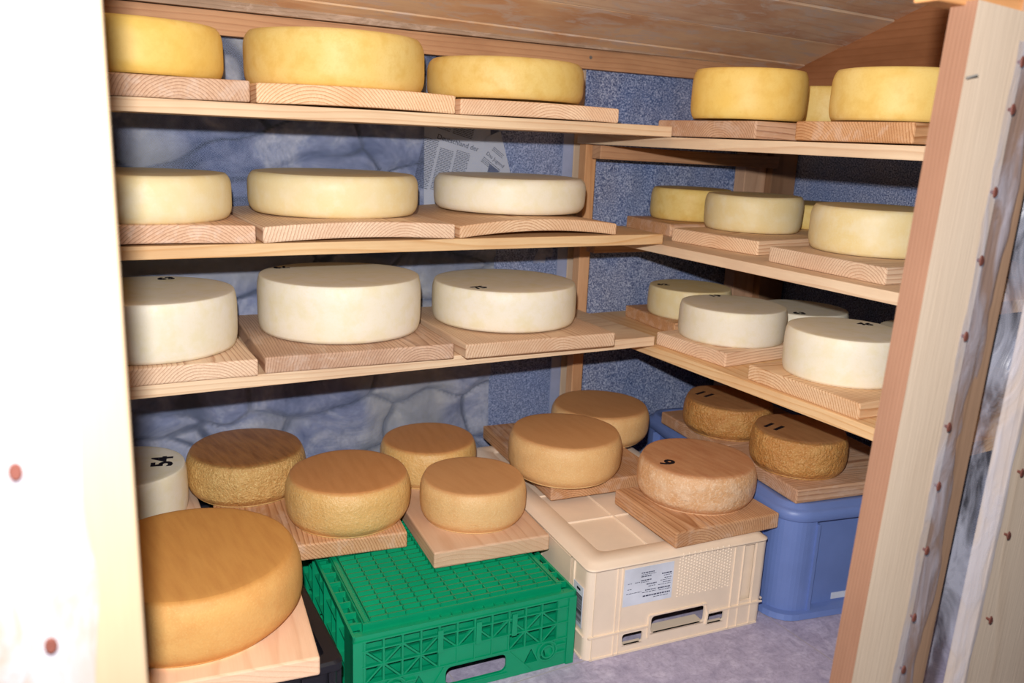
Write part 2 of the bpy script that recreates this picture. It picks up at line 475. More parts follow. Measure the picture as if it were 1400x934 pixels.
# right rack
cheese('yel', 1.209, 1.247, .107, .090, .047, C_DEEP, 'golden cheese wheel left of the two front wheels on the top right shelf', GR1)
cheese('yel', 1.256, .955, .105, .081, .047, C_YEL, 'yellow cheese wheel touching the right door frame on the top right shelf', GR1)
cheese('yel', 1.50, 1.31, .100, .078, .047, C_YEL, 'yellow cheese wheel glimpsed between the two front wheels of the top right shelf', GR1)
cheese('yel', 1.367, 1.564, .095, .071, -.174, C_YEL, 'small yellow cheese wheel at the far corner of the middle right shelf', GR2)
cheese('yel', 1.352, 1.346, .103, .073, -.174, C_CREAM, 'cream cheese wheel in the centre of the middle right shelf', GR2)
cheese('yel', 1.309, 1.005, .110, .078, -.174, C_CREAM, 'cream cheese wheel nearest the right door frame on the middle right shelf', GR2)
cheese('yel', 1.568, 1.365, .100, .053, -.174, C_YEL, 'yellow cheese wheel at the back of the middle right shelf, only a sliver showing', GR2)
cheese('white', 1.332, 1.500, .096, .065, -.390, C_CREAM, 'small cream cheese wheel numbered 62 at the far corner of the lower right shelf', GR3, ('62', 1.274, 1.530, -20, .028))
cheese('white', 1.258, 1.279, .110, .069, -.390, C_WHITE, 'white cheese wheel numbered 61 in the centre of the lower right shelf', GR3, ('61', 1.282, 1.363, 165, .028))
cheese('white', 1.246, .982, .105, .081, -.390, C_WHITE, 'bright white cheese wheel numbered 46 nearest the door frame, lower right shelf', GR3, ('46', 1.312, .998, -35, .028))
cheese('white', 1.50, 1.31, .100, .068, -.418, C_WHITE, 'shaded white cheese wheel behind the front pair on the lower right shelf', GR3, ('63', 1.438, 1.262, -30, .028))
cheese('white', 1.50, .99, .096, .086, -.418, C_WHITE, 'white cheese wheel peeping out behind the bright wheel numbered 46', GR3)
# on the crates
ZG = -.692
cheese('brown', .158, 1.190, .156, .098, -.700, C_ORANGE, 'very large orange brown cheese wheel at the front left on the black crate', GB)
cheese('white', .108, 1.585, .105, .088, -.700, C_WHITE, 'white cheese wheel numbered 54 behind the very large orange wheel', 'wheels behind the door frame', ('54', .172, 1.580, 80, .050))
cheese('brown', .326, 1.593, .112, .084, ZG, C_STREAK, 'brown cheese wheel with streaky top at the back, behind the black crate', GB)
cheese('brown', .464, 1.396, .113, .085, ZG, C_BROWN, 'brown cheese wheel on the board overhanging the left edge of the green crate', GB)
cheese('brown', .677, 1.515, .100, .078, ZG, C_BROWN, 'small brown cheese wheel against the stone wall above the green crate', GB)
cheese('brown', .675, 1.305, .100, .076, ZG, C_TAN, 'small light brown wheel in front on the board above the green crate', GB)
cheese('brown', .908, 1.355, .116, .084, -.66, C_TAN, 'tall brown cheese wheel at the back left of the beige crate', GB)
cheese('brown', 1.099, 1.503, .113, .073, -.66, C_TAN, 'brown cheese wheel in the corner below the corner post', GB)
cheese('brown', 1.076, 1.147, .113, .075, -.66, C_PINK, 'pinkish pitted cheese wheel numbered 9 at the front of the beige crate', GB, ('9', 1.000, 1.146, -80, .044))
cheese('brown', 1.289, 1.094, .093, .077, -.614, C_RUST, 'rusty brown wheel numbered 11 at the front of the blue crate', GB, ('11', 1.243, 1.118, 105, .044))
cheese('brown', 1.312, 1.317, .098, .072, -.614, C_RUST, 'rusty brown wheel numbered 11 at the back of the blue crate', GB, ('11', 1.274, 1.353, 105, .044))

# ------------------------------------------------------------------ boards under the cheeses
BL1, BL2, BL3 = 'boards on the top left shelf', 'boards on the middle left shelf', 'boards on the lower left shelf'
BR1, BR2, BR3 = 'boards on the top right shelf', 'boards on the middle right shelf', 'boards on the lower right shelf'
z1, z2, z3 = .0317, -.181, -.395
rest_board((-.02, 1.345), (.298, 1.345), z1, .34, .031, 'board under the deep yellow wheel by the door frame, top left shelf', BL1, W_BOARD_DARK, -.001)
rest_board((.307, 1.345), (.639, 1.345), z1, .34, .030, 'board under the tallest golden wheel, top left shelf', BL1, W_BOARD, .003)
rest_board((.648, 1.345), (.980, 1.345), z1, .34, .026, 'board under the low golden wheel at the corner, top left shelf', BL1, W_BOARD, .002)
rest_board((-.02, 1.348), (.301, 1.348), z2, .34, .028, 'board under the wheel cut off by the door frame, middle left shelf', BL2, W_BOARD_DARK, .003)
rest_board((.311, 1.345), (.644, 1.345), z2, .34, .026, 'board under the middle wheel, middle left shelf', BL2, W_BOARD, .006)
rest_board((.656, 1.350), (.997, 1.350), z2, .34, .022, 'strongly arched board under the low creamy wheel, middle left shelf', BL2, W_BOARD, .011)
rest_board((-.02, 1.345), (.297, 1.342), z3, .34, .028, 'board under the white wheel by the door frame, lower left shelf', BL3, W_BOARD, .001)
rest_board((.309, 1.348), (.641, 1.330), z3, .34, .028, 'darker reddish board under the tallest white wheel, lower left shelf', BL3, W_BOARD_DARK)
rest_board((.660, 1.320), (.981, 1.308), z3, .34, .027, 'ridged board under the low white wheel, lower left shelf', BL3, W_BOARD)
zr1, zr2, zr3 = .0125, -.203, -.418
rest_board((1.118, 1.400), (1.118, 1.128), zr1, .30, .031, 'worn board under the left front wheel, top right shelf', BR1, W_BOARD_DARK)
rest_board((1.118, 1.038), (1.118, .815), zr1, .30, .031, 'board beside the right door frame, top right shelf', BR1, W_BOARD_DARK)
rest_board((1.43, 1.42), (1.43, 1.20), zr1, .25, .031, 'board at the back of the top right shelf', BR1, W_BOARD_DARK)
rest_board((1.245, 1.650), (1.225, 1.462), zr2, .30, .028, 'dark grained board in the far corner of the middle right shelf', BR2, W_BOARD_DARK)
rest_board((1.178, 1.400), (1.198, 1.170), zr2, .33, .028, 'board under the centre wheel, middle right shelf', BR2, W_BOARD)
rest_board((1.160, 1.105), (1.150, .850), zr2, .33, .028, 'board with bold arched rings nearest the door frame, middle right shelf', BR2, W_BOARD)
rest_board((1.245, 1.628), (1.225, 1.420), zr3, .30, .028, 'greyish board in the far corner of the lower right shelf', BR3, W_BOARD_DARK)
rest_board((1.132, 1.366), (1.142, 1.167), zr3, .255, .028, 'board under the centre white wheel, lower right shelf', BR3, W_BOARD)
rest_board((1.125, 1.090), (1.120, .840), zr3, .27, .028, 'knotty board nearest the door frame, lower right shelf', BR3, W_BOARD)

BC = 'boards laid over the crates'
rest_board((-.055, 1.045), (.292, 1.000), -.728, .31, .028, 'pale board under the very large orange wheel at front left', BC, W_BOARD_PALE)
rest_board((-.06, 1.478), (.228, 1.470), -.728, .22, .028, 'board under the white wheel numbered 54', BC, W_BOARD_PALE)
rest_board((.218, 1.330), (.535, 1.282), -.722, .36, .030, 'reddish board carrying two brown wheels left of the green crate', BC, W_BOARD_DARK)
rest_board((.546, 1.190), (.762, 1.167), -.722, .43, .030, 'pale board overhanging the front of the green crate lid', BC, W_BOARD_PALE)
rest_board((.835, 1.283), (1.085, 1.256), -.689, .37, .030, 'striped board under two wheels at the back of the beige crate', BC, W_BOARD_DARK)
rest_board((.931, 1.024), (1.164, 1.009), -.689, .20, .030, 'weathered board under the wheel numbered 9', BC, W_BOARD_DARK)
def axis_board(P1, P2, z, depth, thick, label, mat):
    """board whose length runs left to right"""
    a = Vector(P1); b = Vector(P2); d = (b - a); L = d.length; d.normalize(); n = Vector((-d.y, d.x))
    p = a + n * depth / 2
    o = timber('cheese_board', (p.x, p.y, CZ + z + .0004), L, depth, thick, math.atan2(d.y, d.x), mat, 0, .003)
    return tag(o, label, 'board', BC)
axis_board((1.190, .998), (1.50, .948), -.642, .232, .028, 'brown board under the front rusty wheel on the blue crate', W_BOARD_DARK)
axis_board((1.222, 1.236), (1.52, 1.200), -.642, .232, .028, 'brown board under the back rusty wheel on the blue crate', W_BOARD_DARK)

# ------------------------------------------------------------------ shelves, posts, rails
def shelf_left(z, label, mat=W_SHELF):
    # front part; length along world x
    o = timber('shelf_plank', (-.35, 1.35 + .155, CZ + z - .0205), 1.465, .31, .0205, 0, mat, 0, .0015)
    return tag(o, label, 'shelf', 'shelf planks of the left rack')
shelf_left(z1, 'long top shelf plank of the left rack, with dark stains on its edge')
shelf_left(z2, 'long middle shelf plank of the left rack')
shelf_left(z3, 'long lower shelf plank of the left rack')
def shelf_right(z, label, t=.020):
    o = timber('shelf_plank', (1.115 + .29, .70, CZ + z - t), .988, .58, t, PI/2, W_SHELF, 0, .0015)
    return tag(o, label, 'shelf', 'shelf planks of the right rack')
shelf_right(.0108, 'top shelf plank of the right rack, with round knots on its edge', .021)
shelf_right(zr2, 'middle shelf plank of the right rack', .0195)
shelf_right(zr3, 'lower shelf plank of the right rack', .022)

def post_piece(za, zb_, label):
    o = upright('corner_post', 1.120, 1.150, 1.656, 1.684, CZ + za, CZ + zb_, W_POST)
    return tag(o, label, 'post', 'corner post pieces')
post_piece(zr2 + .0005, .0108 - .0215, 'corner post piece between the top and middle right shelves')
post_piece(zr3 + .0005, zr2 - .020, 'corner post piece between the middle and lower right shelves')
post_piece(-.869, zr3 - .0225, 'corner post piece below the lower right shelf, down to the floor')
o = upright('wall_batten', 1.117, 1.140, 1.703, 1.722, .001, CZ + .155, W_FRAME)
tag(o, 'pale wooden batten against the wall behind the corner post', 'batten')
M_TAPE = plain('bluish_plastic_strip', srgb(168, 180, 214), .35, .5)
o = upright('edging_strip', 1.088, 1.116, 1.703, 1.707, .001, CZ + .155, M_TAPE, bevel=0)
tag(o, 'bluish white plastic strip along the edge of the insect mesh', 'edging strip')
o = upright('corner_post', 1.625, 1.700, 1.660, 1.698, .001, CZ + .156, W_POST)
tag(o, 'brown wooden post at the far back corner behind the right shelves', 'post')
o = upright('corner_post', 1.701, 1.790, 1.640, 1.698, .001, CZ + .156, W_STUD)
tag(o, 'darker wooden post in the far back corner, beside the brown one', 'post')
def rail(za, zb_, t, label):
    o = timber('shelf_rail', (1.125, 1.622, CZ + za), .56, .034, t, 0, W_RAIL, 0, .002)
    o.rotation_euler = (0, math.asin((za - zb_) / .56), 0)
    return tag(o, label, 'rail', 'support rails below the right shelves')
rail(-.042, -.053, .030, 'wooden rail under the far end of the top right shelf')
rail(zr2 - .053, zr2 - .056, .030, 'wooden rail under the far end of the middle right shelf')
rail(zr3 - .056, zr3 - .058, .030, 'wooden rail under the far end of the lower right shelf')
o = timber('top_rail', (-.38, 1.690, CZ + .156), 2.17, .018, .042, 0, W_RAIL, 0, .001)
tag(o, 'long wooden rail along the top of the back wall under the ceiling', 'rail')
for k, (sx, sz) in enumerate(((1.134, .181),)):
    bm = bmesh.new(); bmesh.ops.create_cone(bm, cap_ends=True, segments=16, radius1=.004, radius2=.0035, depth=.0015)
    s = link('screw_head', mesh(bm), M_STEEL, o, smooth=False)
    s.location = (sx + .38, -.0098, sz - .156); s.rotation_euler = (PI/2, 0, 0)

# ------------------------------------------------------------------ walls
def stone_wall():
    bm = bmesh.new()
    lay = bm.verts.layers.float.new('joint')
    x0, x1, zz0, zz1 = -.45, 1.10, 0, CZ + .3
    nx, nz = 360, 270
    g = []
    for j in range(nz + 1):
        row = []
        for i in range(nx + 1):
            x = x0 + (x1-x0)*i/nx; z = zz0 + (zz1-zz0)*j/nz
            wx = noise.noise(Vector((x*3.1, z*3.1, 5))) * .09 + noise.noise(Vector((x*11, z*11, 9))) * .022
            wz = noise.noise(Vector((x*3.1, z*3.1, 15))) * .06 + noise.noise(Vector((x*11, z*11, 19))) * .018
            p = Vector(((x+wx)*4.3, (z+wz)*8.2, .4))
            d, pts = noise.voronoi(p)
            e = d[1] - d[0]
            cell = noise.cell(Vector((pts[0].x*3.7, pts[0].y*5.1, 1)))
            q = min(1, e / .30)
            y = 1.760 - .036 * (q ** .5) * (.6 + .4*abs(cell)) + noise.noise(Vector((x*16, z*16, 2)))*.007 \
                + noise.noise(Vector((x*45, z*45, 2)))*.0025
            v = bm.verts.new((x, y, z)); v[lay] = max(0, min(1, (1 - e / .05) * 1.6)) * max(.15, .75 + .6*noise.noise(Vector((x*5, z*5, 7))))
            row.append(v)
        g.append(row)
    for j in range(nz):
        for i in range(nx):
            bm.faces.new((g[j][i], g[j][i+1], g[j+1][i+1], g[j+1][i]))
    o = link('wall_back', mesh(bm), M_STONE, smooth=True)
    return struct(o)
stone_wall()
# felt sheet in the corner
bm = bmesh.new()
nx, nz = 120, 110
g = []
for j in range(nz + 1):
    row = []
    for i in range(nx + 1):
        x = .93 + .865*i/nx; z = .002 + (CZ + .19)*j/nz
        y = 1.715 + noise.noise(Vector((x*7, z*7, 3)))*.006 + noise.noise(Vector((x*22, z*9, 4)))*.003
        if x < 1.14: y += .010
        row.append((bm.verts.new((x, y, z)), bm.verts.new((x, y + .006, z))))
    g.append(row)
for j in range(nz):
    for i in range(nx):
        a, b, c, d = g[j][i], g[j][i+1], g[j+1][i+1], g[j+1][i]
        bm.faces.new((a[0], b[0], c[0], d[0])); bm.faces.new((d[1], c[1], b[1], a[1]))
tag(link('felt_sheet', mesh(bm), M_FELT, smooth=True), 'mottled grey blue felt sheet hanging on the back wall behind the right shelves', 'felt')

def slab(name, x0, x1, y0, y1, zz0, zz1, mat):
    bm = bmesh.new(); box(bm, x0, x1, y0, y1, zz0, zz1)
    return struct(link(name, mesh(finish(bm)), mat))
slab('floor', -1.6, 2.2, -1.2, 1.9, -.06, 0, M_FLOOR)
o = timber('wall_rail', (1.786, .60, CZ + .156), 1.08, .026, .38, PI/2, W_DARK, 0, .001)
tag(o, 'dark brown wide board along the top of the right wall, below the ceiling', 'rail')
slab('wall_right', 1.80, 1.86, .56, 1.9, 0, CZ + .55, M_FELT)
slab('wall_left', -.50, -.44, .56, 1.9, 0, CZ + .55, M_PLASTER)
slab('wall_back_outer', -.5, 1.86, 1.80, 1.86, 0, CZ + .30, M_PLASTER)

# insect mesh
bm = bmesh.new()
g = []
nx, nz = 40, 26
for j in range(nz + 1):
    row = []
    for i in range(nx + 1):
        x = -.42 + 1.51*i/nx; z = .002 + (CZ + .153)*j/nz
        row.append(bm.verts.new((x, 1.7045 + noise.noise(Vector((x*3, z*3, 8)))*.003, z)))
    g.append(row)
for j in range(nz):
    for i in range(nx):
        bm.faces.new((g[j][i], g[j][i+1], g[j+1][i+1], g[j+1][i]))
tag(link('insect_mesh', mesh(bm), M_NET, smooth=True), 'fine bluish insect mesh stretched over the stone wall behind the left shelves', 'mesh')

# newspaper behind the mesh
def news(pts, ang, ctr, y, label, heads, cols):
    bm = bmesh.new()
    f = bm.faces.new([bm.verts.new((p[0], y, CZ + p[1])) for p in pts])
    bmesh.ops.triangulate(bm, faces=[f]); bmesh.ops.subdivide_edges(bm, edges=bm.edges[:], cuts=6, use_grid_fill=True)
    for v in bm.verts:
        v.co.y += noise.noise(v.co * 22) * .0006
    r = bmesh.ops.extrude_face_region(bm, geom=bm.faces[:])
    for v in r['geom']:
        if isinstance(v, bmesh.types.BMVert): v.co.y += .0004
    finish(bm)
    o = tag(link('newspaper', mesh(bm), M_NEWS), label, 'newspaper', 'newspaper scraps behind the mesh')
    a = math.radians(ang)
    def place(ob, u, v):
        ob.rotation_euler = (PI/2, -a, 0) if False else (PI/2, 0, 0)
        ob.matrix_world = Matrix.Translation((ctr[0] + u*math.cos(a) - v*math.sin(a), y - .0011, CZ + ctr[1] + u*math.sin(a) + v*math.cos(a))) \
            @ Matrix.Rotation(-a, 4, 'Y') @ Matrix.Rotation(PI/2, 4, 'X')
    for s, size, u, v in heads:
        t = link('headline', text_mesh(s, size, .0001, 0), INK, o); place(t, u, v)
    if cols:
        for (u0, u1, v0, v1) in cols:
            bm = bmesh.new()
            v = v0
            while v > v1:
                u = u0
                while u < u1 - .002:
                    w = random.uniform(.003, .008)
                    box(bm, u, min(u1, u + w), v, v + .0014, 0, .0001)
                    u += w + .0012
                v -= .0036
            t = link('printed_column', mesh(finish(bm)), INK, o); place(t, 0, 0)
    return o
yN = 1.716
news([(.742, .03), (.900, .03), (.905, -.03), (.885, -.17), (.744, -.17)], -14, (.745, .02), yN,
     'newspaper scrap with the headline Deutschland behind the mesh',
     [('Deutschland der', .0155, .085, -.020)],
     [(.004, .040, -.030, -.135), (.046, .080, -.042, -.135), (.086, .120, -.036, -.135), (.020, .060, .03, -.005), (.066, .115, .022, -.006)])
news([(.890, -.005), (.925, .01), (.955, -.082), (.88, -.10)], -34, (.893, -.035), yN - .0035,
     'crumpled newspaper scrap with a dark picture, right of the headline scrap',
     [('Das Jugend', .012, .028, -.004)], [(.0, .052, -.016, -.030), (.008, .04, .016, .006)])
bm = bmesh.new()
pic = [(.899, -.062), (.925, -.078), (.905, -.098), (.893, -.09)]
plate(bm, [(p[0], CZ + p[1]) for p in pic], [], yN - .0050, yN - .0048)
bpy.data.objects['newspaper.001']
link('printed_picture', mesh(finish(bm)), M_INKB, bpy.data.objects['newspaper.001'])

# ceiling of wide boards, rising towards the door, one structure piece per board
def ceil_board(ya, yb_, up=0.0):
    s_ = .34
    ym = (ya + yb_) / 2
    o = timber('ceiling', (0, 0, 0), 2.24, (yb_ - ya) * math.sqrt(1 + s_*s_), .02, 0, W_CEIL, 0, .0015)
    o.matrix_world = Matrix.Translation((-.44, ym, CZ + .200 + s_*(1.70 - ym) + up + .016)) @ Matrix.Rotation(.013, 4, 'Y') @ Matrix.Rotation(-math.atan(s_), 4, 'X')
    return struct(o)
for k, (ya, yb_) in enumerate(((.52, .799), (.802, 1.08), (1.083, 1.240), (1.242, 1.381), (1.386, 1.518), (1.522, 1.637), (1.639, 1.79))):
    ceil_board(ya, yb_, .002 * (k % 2))
o = upright('ceiling_batten', -.38, 1.79, 1.672, 1.699, CZ + .1995, CZ + .216, W_EDGE)
bpy.data.objects.remove(o)
o = timber('ceiling_batten', (-.38, 1.6855, CZ + .1995), 2.17, .027, .016, 0, W_EDGE, 0, .001)
tag(o, 'greyish rough batten between the ceiling and the top rail', 'batten')

# ------------------------------------------------------------------ doorway
LEAN = .042
# left frame board
o = upright('door_frame_board', -.36, .0385, .50, .531, .001, CZ + .9, W_LEFT, 0)
tag(o, 'pale blurred door frame board filling the left edge of the view', 'door frame')
jam = upright('door_frame_board', .7350, .818, .4955, .5215, .001, CZ + .133, W_FRAME, LEAN, 0)
jam.data.materials.append(W_JAMB)
for p in jam.data.polygons:
    if (jam.matrix_world.to_3x3() @ p.normal).x < -.7: p.material_index = 1
tag(jam, 'wide pale door frame board with a reddish sawn edge, right of the opening', 'door frame')
o = timber('door_lintel', (.70, .519, CZ + .130), .30, .024, .06, 0, W_RAIL, 0, .0015)
tag(o, 'orange brown end of the lintel above the reddish jamb', 'lintel')
o = upright('wall_stud', .8195, .872, .499, .540, .001, CZ + .5, W_STUD, LEAN)
tag(o, 'brown wooden stud seen through the plastic film at right', 'stud')
M_BACKING = plain('dark_tarp', srgb(70, 74, 104), .5, .4, .3, 40, .2)
o = upright('tarp_strip', .870, 1.0, .575, .580, .001, CZ + .5, M_BACKING, LEAN, 0)
tag(o, 'dark blue tarp strip in the gap behind the plastic film', 'tarp')
o = upright('door_frame_board', .948, 1.35, .496, .520, .001, CZ + .5, W_FRAME, LEAN)
tag(o, 'pale wooden board at the lower right edge of the view', 'door frame')
slab('wall_front', 1.40, 1.86, .535, .56, 0, CZ + .55, M_PLASTER)

def film(name, x0, x1, y, za, zb_, lean, label, dip=None, amp=.004, seed=0, xl=None):
    bm = bmesh.new(); nx, nz = 46, 150; g = []
    for j in range(nz + 1):
        z = za + (zb_-za)*j/nz; row = []
        for i in range(nx + 1):
            s = i/nx
            xx0 = x0 + noise.noise(Vector((z*14, seed, 1)))*.004 + noise.noise(Vector((z*60, seed, 1)))*.0018
            xx1 = x1 + noise.noise(Vector((z*14, seed, 21)))*.006
            x = xx0 + (xx1-xx0)*s + lean*(z - CZ)
            gap = 1.0 if not dip else max(0, min(1, (s - .15)/.1)) * max(0, min(1, (.97 - s)/.1))
            yy = y + noise.noise(Vector((x*26 + seed, z*9, 1)))*(.0016 + (amp-.0016)*gap) \
                + noise.noise(Vector((x*90, z*26, 4 + seed)))*(.0007 + amp*.25*gap)
            if dip: yy += dip * math.exp(-((s - .62)/.17)**2) + abs(noise.noise(Vector((s*5, z*5, seed))))*dip*.4*math.exp(-((s - .62)/.25)**2)
            row.append(bm.verts.new((x, yy, z)))
        g.append(row)
    for j in range(nz):
        for i in range(nx):
            bm.faces.new((g[j][i], g[j][i+1], g[j+1][i+1], g[j+1][i]))
    return tag(link(name, mesh(bm), M_FILM, smooth=True), label, 'plastic film')
def nails(par, pts, y):
    for (x, z) in pts:
        bm = bmesh.new()
        bmesh.ops.create_cone(bm, cap_ends=True, segments=14, radius1=.0030, radius2=.0024, depth=.0012)
        bmesh.ops.create_cone(bm, cap_ends=True, segments=8, radius1=.0009, radius2=.0009, depth=.006, matrix=Matrix.Translation((0, 0, -.003)))
        o = link('nail', mesh(bm), M_NAIL, par); o.location = (x, y, CZ + z); o.rotation_euler = (PI/2, 0, 0)
        o.scale = (1.15, 1.8, 1)
FR = film('plastic_film', .800, .947, .4915, .004, CZ + .105, LEAN, 'crumpled clear plastic film nailed over the gap right of the doorway', dip=.05, amp=.010, seed=3)
nails(FR, [(.814,.087),(.812,.044),(.807,-.033),(.804,-.099),(.800,-.175),(.798,-.27),(.798,-.335),(.797,-.408),(.795,-.487),(.792,-.55),
           (.950,-.345),(.948,-.422),(.945,-.53)], .4905)
FL = film('plastic_film', -.30, .012, .4955, .004, CZ + .60, 0, 'milky plastic film nailed on the left door frame board', amp=.003, seed=9)
nails(FL, [(-.0235,-.055),(-.0195,-.185),(-.011,-.292),(-.024,.065)], .4925)
# a bent little wire nail on the right frame
bm = bmesh.new(); bmesh.ops.create_cone(bm, cap_ends=True, segments=8, radius1=.0012, radius2=.0008, depth=.010)
s = link('screw', mesh(bm), M_STEEL, jam)
s.matrix_world = Matrix.Translation((.7420, .491, CZ + .069)) @ Matrix.Rotation(1.2, 4, 'Y') @ Matrix.Rotation(.5, 4, 'X')

# ------------------------------------------------------------------ green crate (standing upside down)
def green_crate():
    w, d, h = .381, .560, .147
    root = empty('green_crate', (.363, 1.075, 0.0005), math.radians(-4.2),
                 'green plastic lattice crate turned upside down, with a grid top', 'crate')
    # front and back lattice sides
    def side(name, y0, sgn, W):
        bm = bmesh.new()
        holes = [rrect(.150, .256, .014, .046, .010)]
        us = [.018, .048, .078, .108, .138, .168, .198, .228, .258, .288, .318, .348]
        rows = [(.052, .078), (.082, .106), (.109, .122)]
        for r, (a, b) in enumerate(rows):
            for i in range(len(us) - 1):
                u0, u1 = us[i] + .0018, us[i+1] - .0018
                if r == 0 and i in (4, 5, 6, 7): continue
                if r < 2:
                    t = .0012
                    if (i + r) % 2:
                        holes.append([(u0, a), (u1 - t*2, a), (u0, b - t*1.4)])
                        holes.append([(u1, a + t*1.4), (u1, b), (u0 + t*2, b)])
                    else:
                        holes.append([(u0 + t*2, a), (u1, a), (u1, b - t*1.4)])
                        holes.append([(u0, a + t*1.4), (u1 - t*2, b), (u0, b)])
                else:
                    holes.append([(u0, a), (u1, a), (u1, b), (u0, b)])
        for (u0, u1) in ((.062, .088), (.092, .118), (.288, .314), (.318, .330)):
            holes.append([(u0, .018), (u1, .018), ((u0+u1)/2, .044)])
        plate(bm, [(0, 0), (W, 0), (W, .128), (0, .128)], holes, y0, y0 + sgn*.0045)
        # ledges and edge ribs
        for zz in (.0505, .0800, .1075, .1240):
            box(bm, .003, W-.003, min(y0, y0-sgn*.0022), max(y0, y0-sgn*.0022), zz, zz+.0022)
        for u in us:
            box(bm, u-.0012, u+.0012, min(y0, y0-sgn*.0016), max(y0, y0-sgn*.0016), .050, .126)
        for a, b in (((.148, .050), (.120, .006)), ((.258, .050), (.300, .006)), ((.148, .0500), (.258, .0500)), ((.148, .010), (.258, .010))):
            bar(bm, a, b, .003, y0 - sgn*.0020, y0)
        for u in (.066, .330):   # round hinge bosses
            for rr, pp in ((.019, .003), (.0125, .005)):
                outer = [(u + rr*math.cos(2*PI*k/24), .034 + rr*math.sin(2*PI*k/24)) for k in range(24)]
                inner = [(u + (rr-.003)*math.cos(2*PI*k/24), .034 + (rr-.003)*math.sin(2*PI*k/24)) for k in range(24)]
                plate(bm, outer, [inner[::-1]], y0 - sgn*pp, y0)
            box(bm, u+.016, u+.034, min(y0, y0-sgn*.004), max(y0, y0-sgn*.004), .026, .029)
            box(bm, u+.016, u+.034, min(y0, y0-sgn*.004), max(y0, y0-sgn*.004), .040, .043)
        for u0 in (.0, W-.014):
            box(bm, u0, u0+.014, min(y0, y0-sgn*.003), max(y0, y0-sgn*.003), 0, .126)
        for u in (.139, .204, .267):   # three upright strap pockets
            bar(bm, (u, .078), (u, .117), .009, y0 - sgn*.0035, y0)
        finish(bm)
        return link(name, mesh(bm), M_GREEN, root)
    side('front_lattice', 0.0, 1, w)
    side('back_lattice', d, -1, w)
    # folded inner panels just behind the lattice
    bm = bmesh.new()
    for a, b in ((.050, .064), (.0675, .090), (.0935, .124)):
        box(bm, .008, w-.008, .014, .018, a, b)
    box(bm, .008, .140, .014, .018, .004, .047); box(bm, .266, w-.008, .014, .018, .004, .047)
    link('inner_panel', mesh(finish(bm)), M_GREEN_IN, root)
    # sides with fins
    for sx in (0, 1):
        bm = bmesh.new()
        X = lambda a, b: (a, b) if sx == 0 else (w-b, w-a)
        x0, x1 = X(.018, .022); box(bm, x0, x1, .004, d-.004, .002, .128)
        k = 0
        yy = .010
        while yy < d - .01:
            dep = 0 if k % 3 == 0 else .006
            x0, x1 = X(dep, .018); box(bm, x0, x1, yy, yy+.0035, .030 if k % 3 else 0, .132)
            yy += .030; k += 1
        for zz in (.0, .045, .09):
            x0, x1 = X(.004, .018); box(bm, x0, x1, .004, d-.004, zz, zz+.003)
        x0, x1 = X(0, .004); box(bm, x0, x1, 0, .05, 0, .128); box(bm, x0, x1, d-.05, d, 0, .128)
        link('side_wall', mesh(finish(bm)), M_GREEN, root)
    # grid top
    bm = bmesh.new()
    box(bm, .022, w-.020, .020, d-.020, .128, .1395)
    # front and side ledges with pockets
    box(bm, 0, w, 0, .006, .128, .1345); box(bm, 0, w, d-.006, d, .128, .1345)
    box(bm, 0, w, .006, .020, .126, .1300)
    box(bm, 0, w, d-.020, d-.006, .126, .1300)
    for k in range(9):
        x = .125 + k*.0185
        box(bm, x, x+.0025, .006, .020, .1300, .1340)
    box(bm, .02, w-.02, .0165, .0195, .130, .1435)
    box(bm, .0, .004, .0, d, .128, .136); box(bm, w-.004, w, 0, d, .128, .136)
    yy = .03
    while yy < d-.03:
        box(bm, .004, .022, yy, yy+.003, .126, .137); box(bm, w-.020, w-.004, yy, yy+.003, .126, .137); yy += .033
    # border strips with teeth
    for x in (.024, w-.027):
        box(bm, x, x+.005, .022, d-.022, .1395, .1432)
        yy = .024
        while yy < d-.03:
            box(bm, x+.0052, x+.0078, yy, yy+.0022, .1395, .1424); yy += .0050
    # slanted slats
    nc, nr = 11, 33
    u0, u1, v0, v1 = .0345, w-.0320, .026, d-.026
    cw = (u1-u0)/nc; rh = (v1-v0)/nr
    for i in range(nc):
        for j in range(nr):
            a = u0 + i*cw + .0010; b = a + cw - .0022; y = v0 + j*rh
            z = .1395
            pts = [(a, y, z), (b, y, z), (b, y + rh*.82, z), (a, y + rh*.82, z),
                   (a, y + .0010, z + .0062), (b, y + .0010, z + .0062), (b, y + rh*.36, z + .0052), (a, y + rh*.36, z + .0052)]
            vs = [bm.verts.new(p) for p in pts]
            for f in ((4,5,6,7),(0,1,5,4),(1,2,6,5),(2,3,7,6),(3,0,4,7)):
                bm.faces.new([vs[k] for k in f])
    for i in range(nc + 1):
        x = u0 + i*cw; box(bm, x-.0007, x+.0007, v0, v1, .1395, .1446)
    link('grid_top', mesh(finish(bm)), M_GREEN, root)
    return root
green_crate()

# ------------------------------------------------------------------ beige crate (upside down)
def ring_loft(bm, rings):
    """rings = [(inset, z, corner_radius)], rounded rectangle w x d"""
    pass

def rounded_loft(bm, w, d, spec, n=6, cap=True):
    prev = None
    for ins, z, r in spec:
        pts = rrect(ins, w-ins, ins, d-ins, max(r, .001), n)
        ring = [bm.verts.new((p[0], p[1], z)) for p in pts]
        if prev:
            m = len(ring)
            for i in range(m):
                j = (i+1) % m
                bm.faces.new((prev[i], prev[j], ring[j], ring[i]))
        prev = ring
    if cap: bm.faces.new(prev)
    return prev

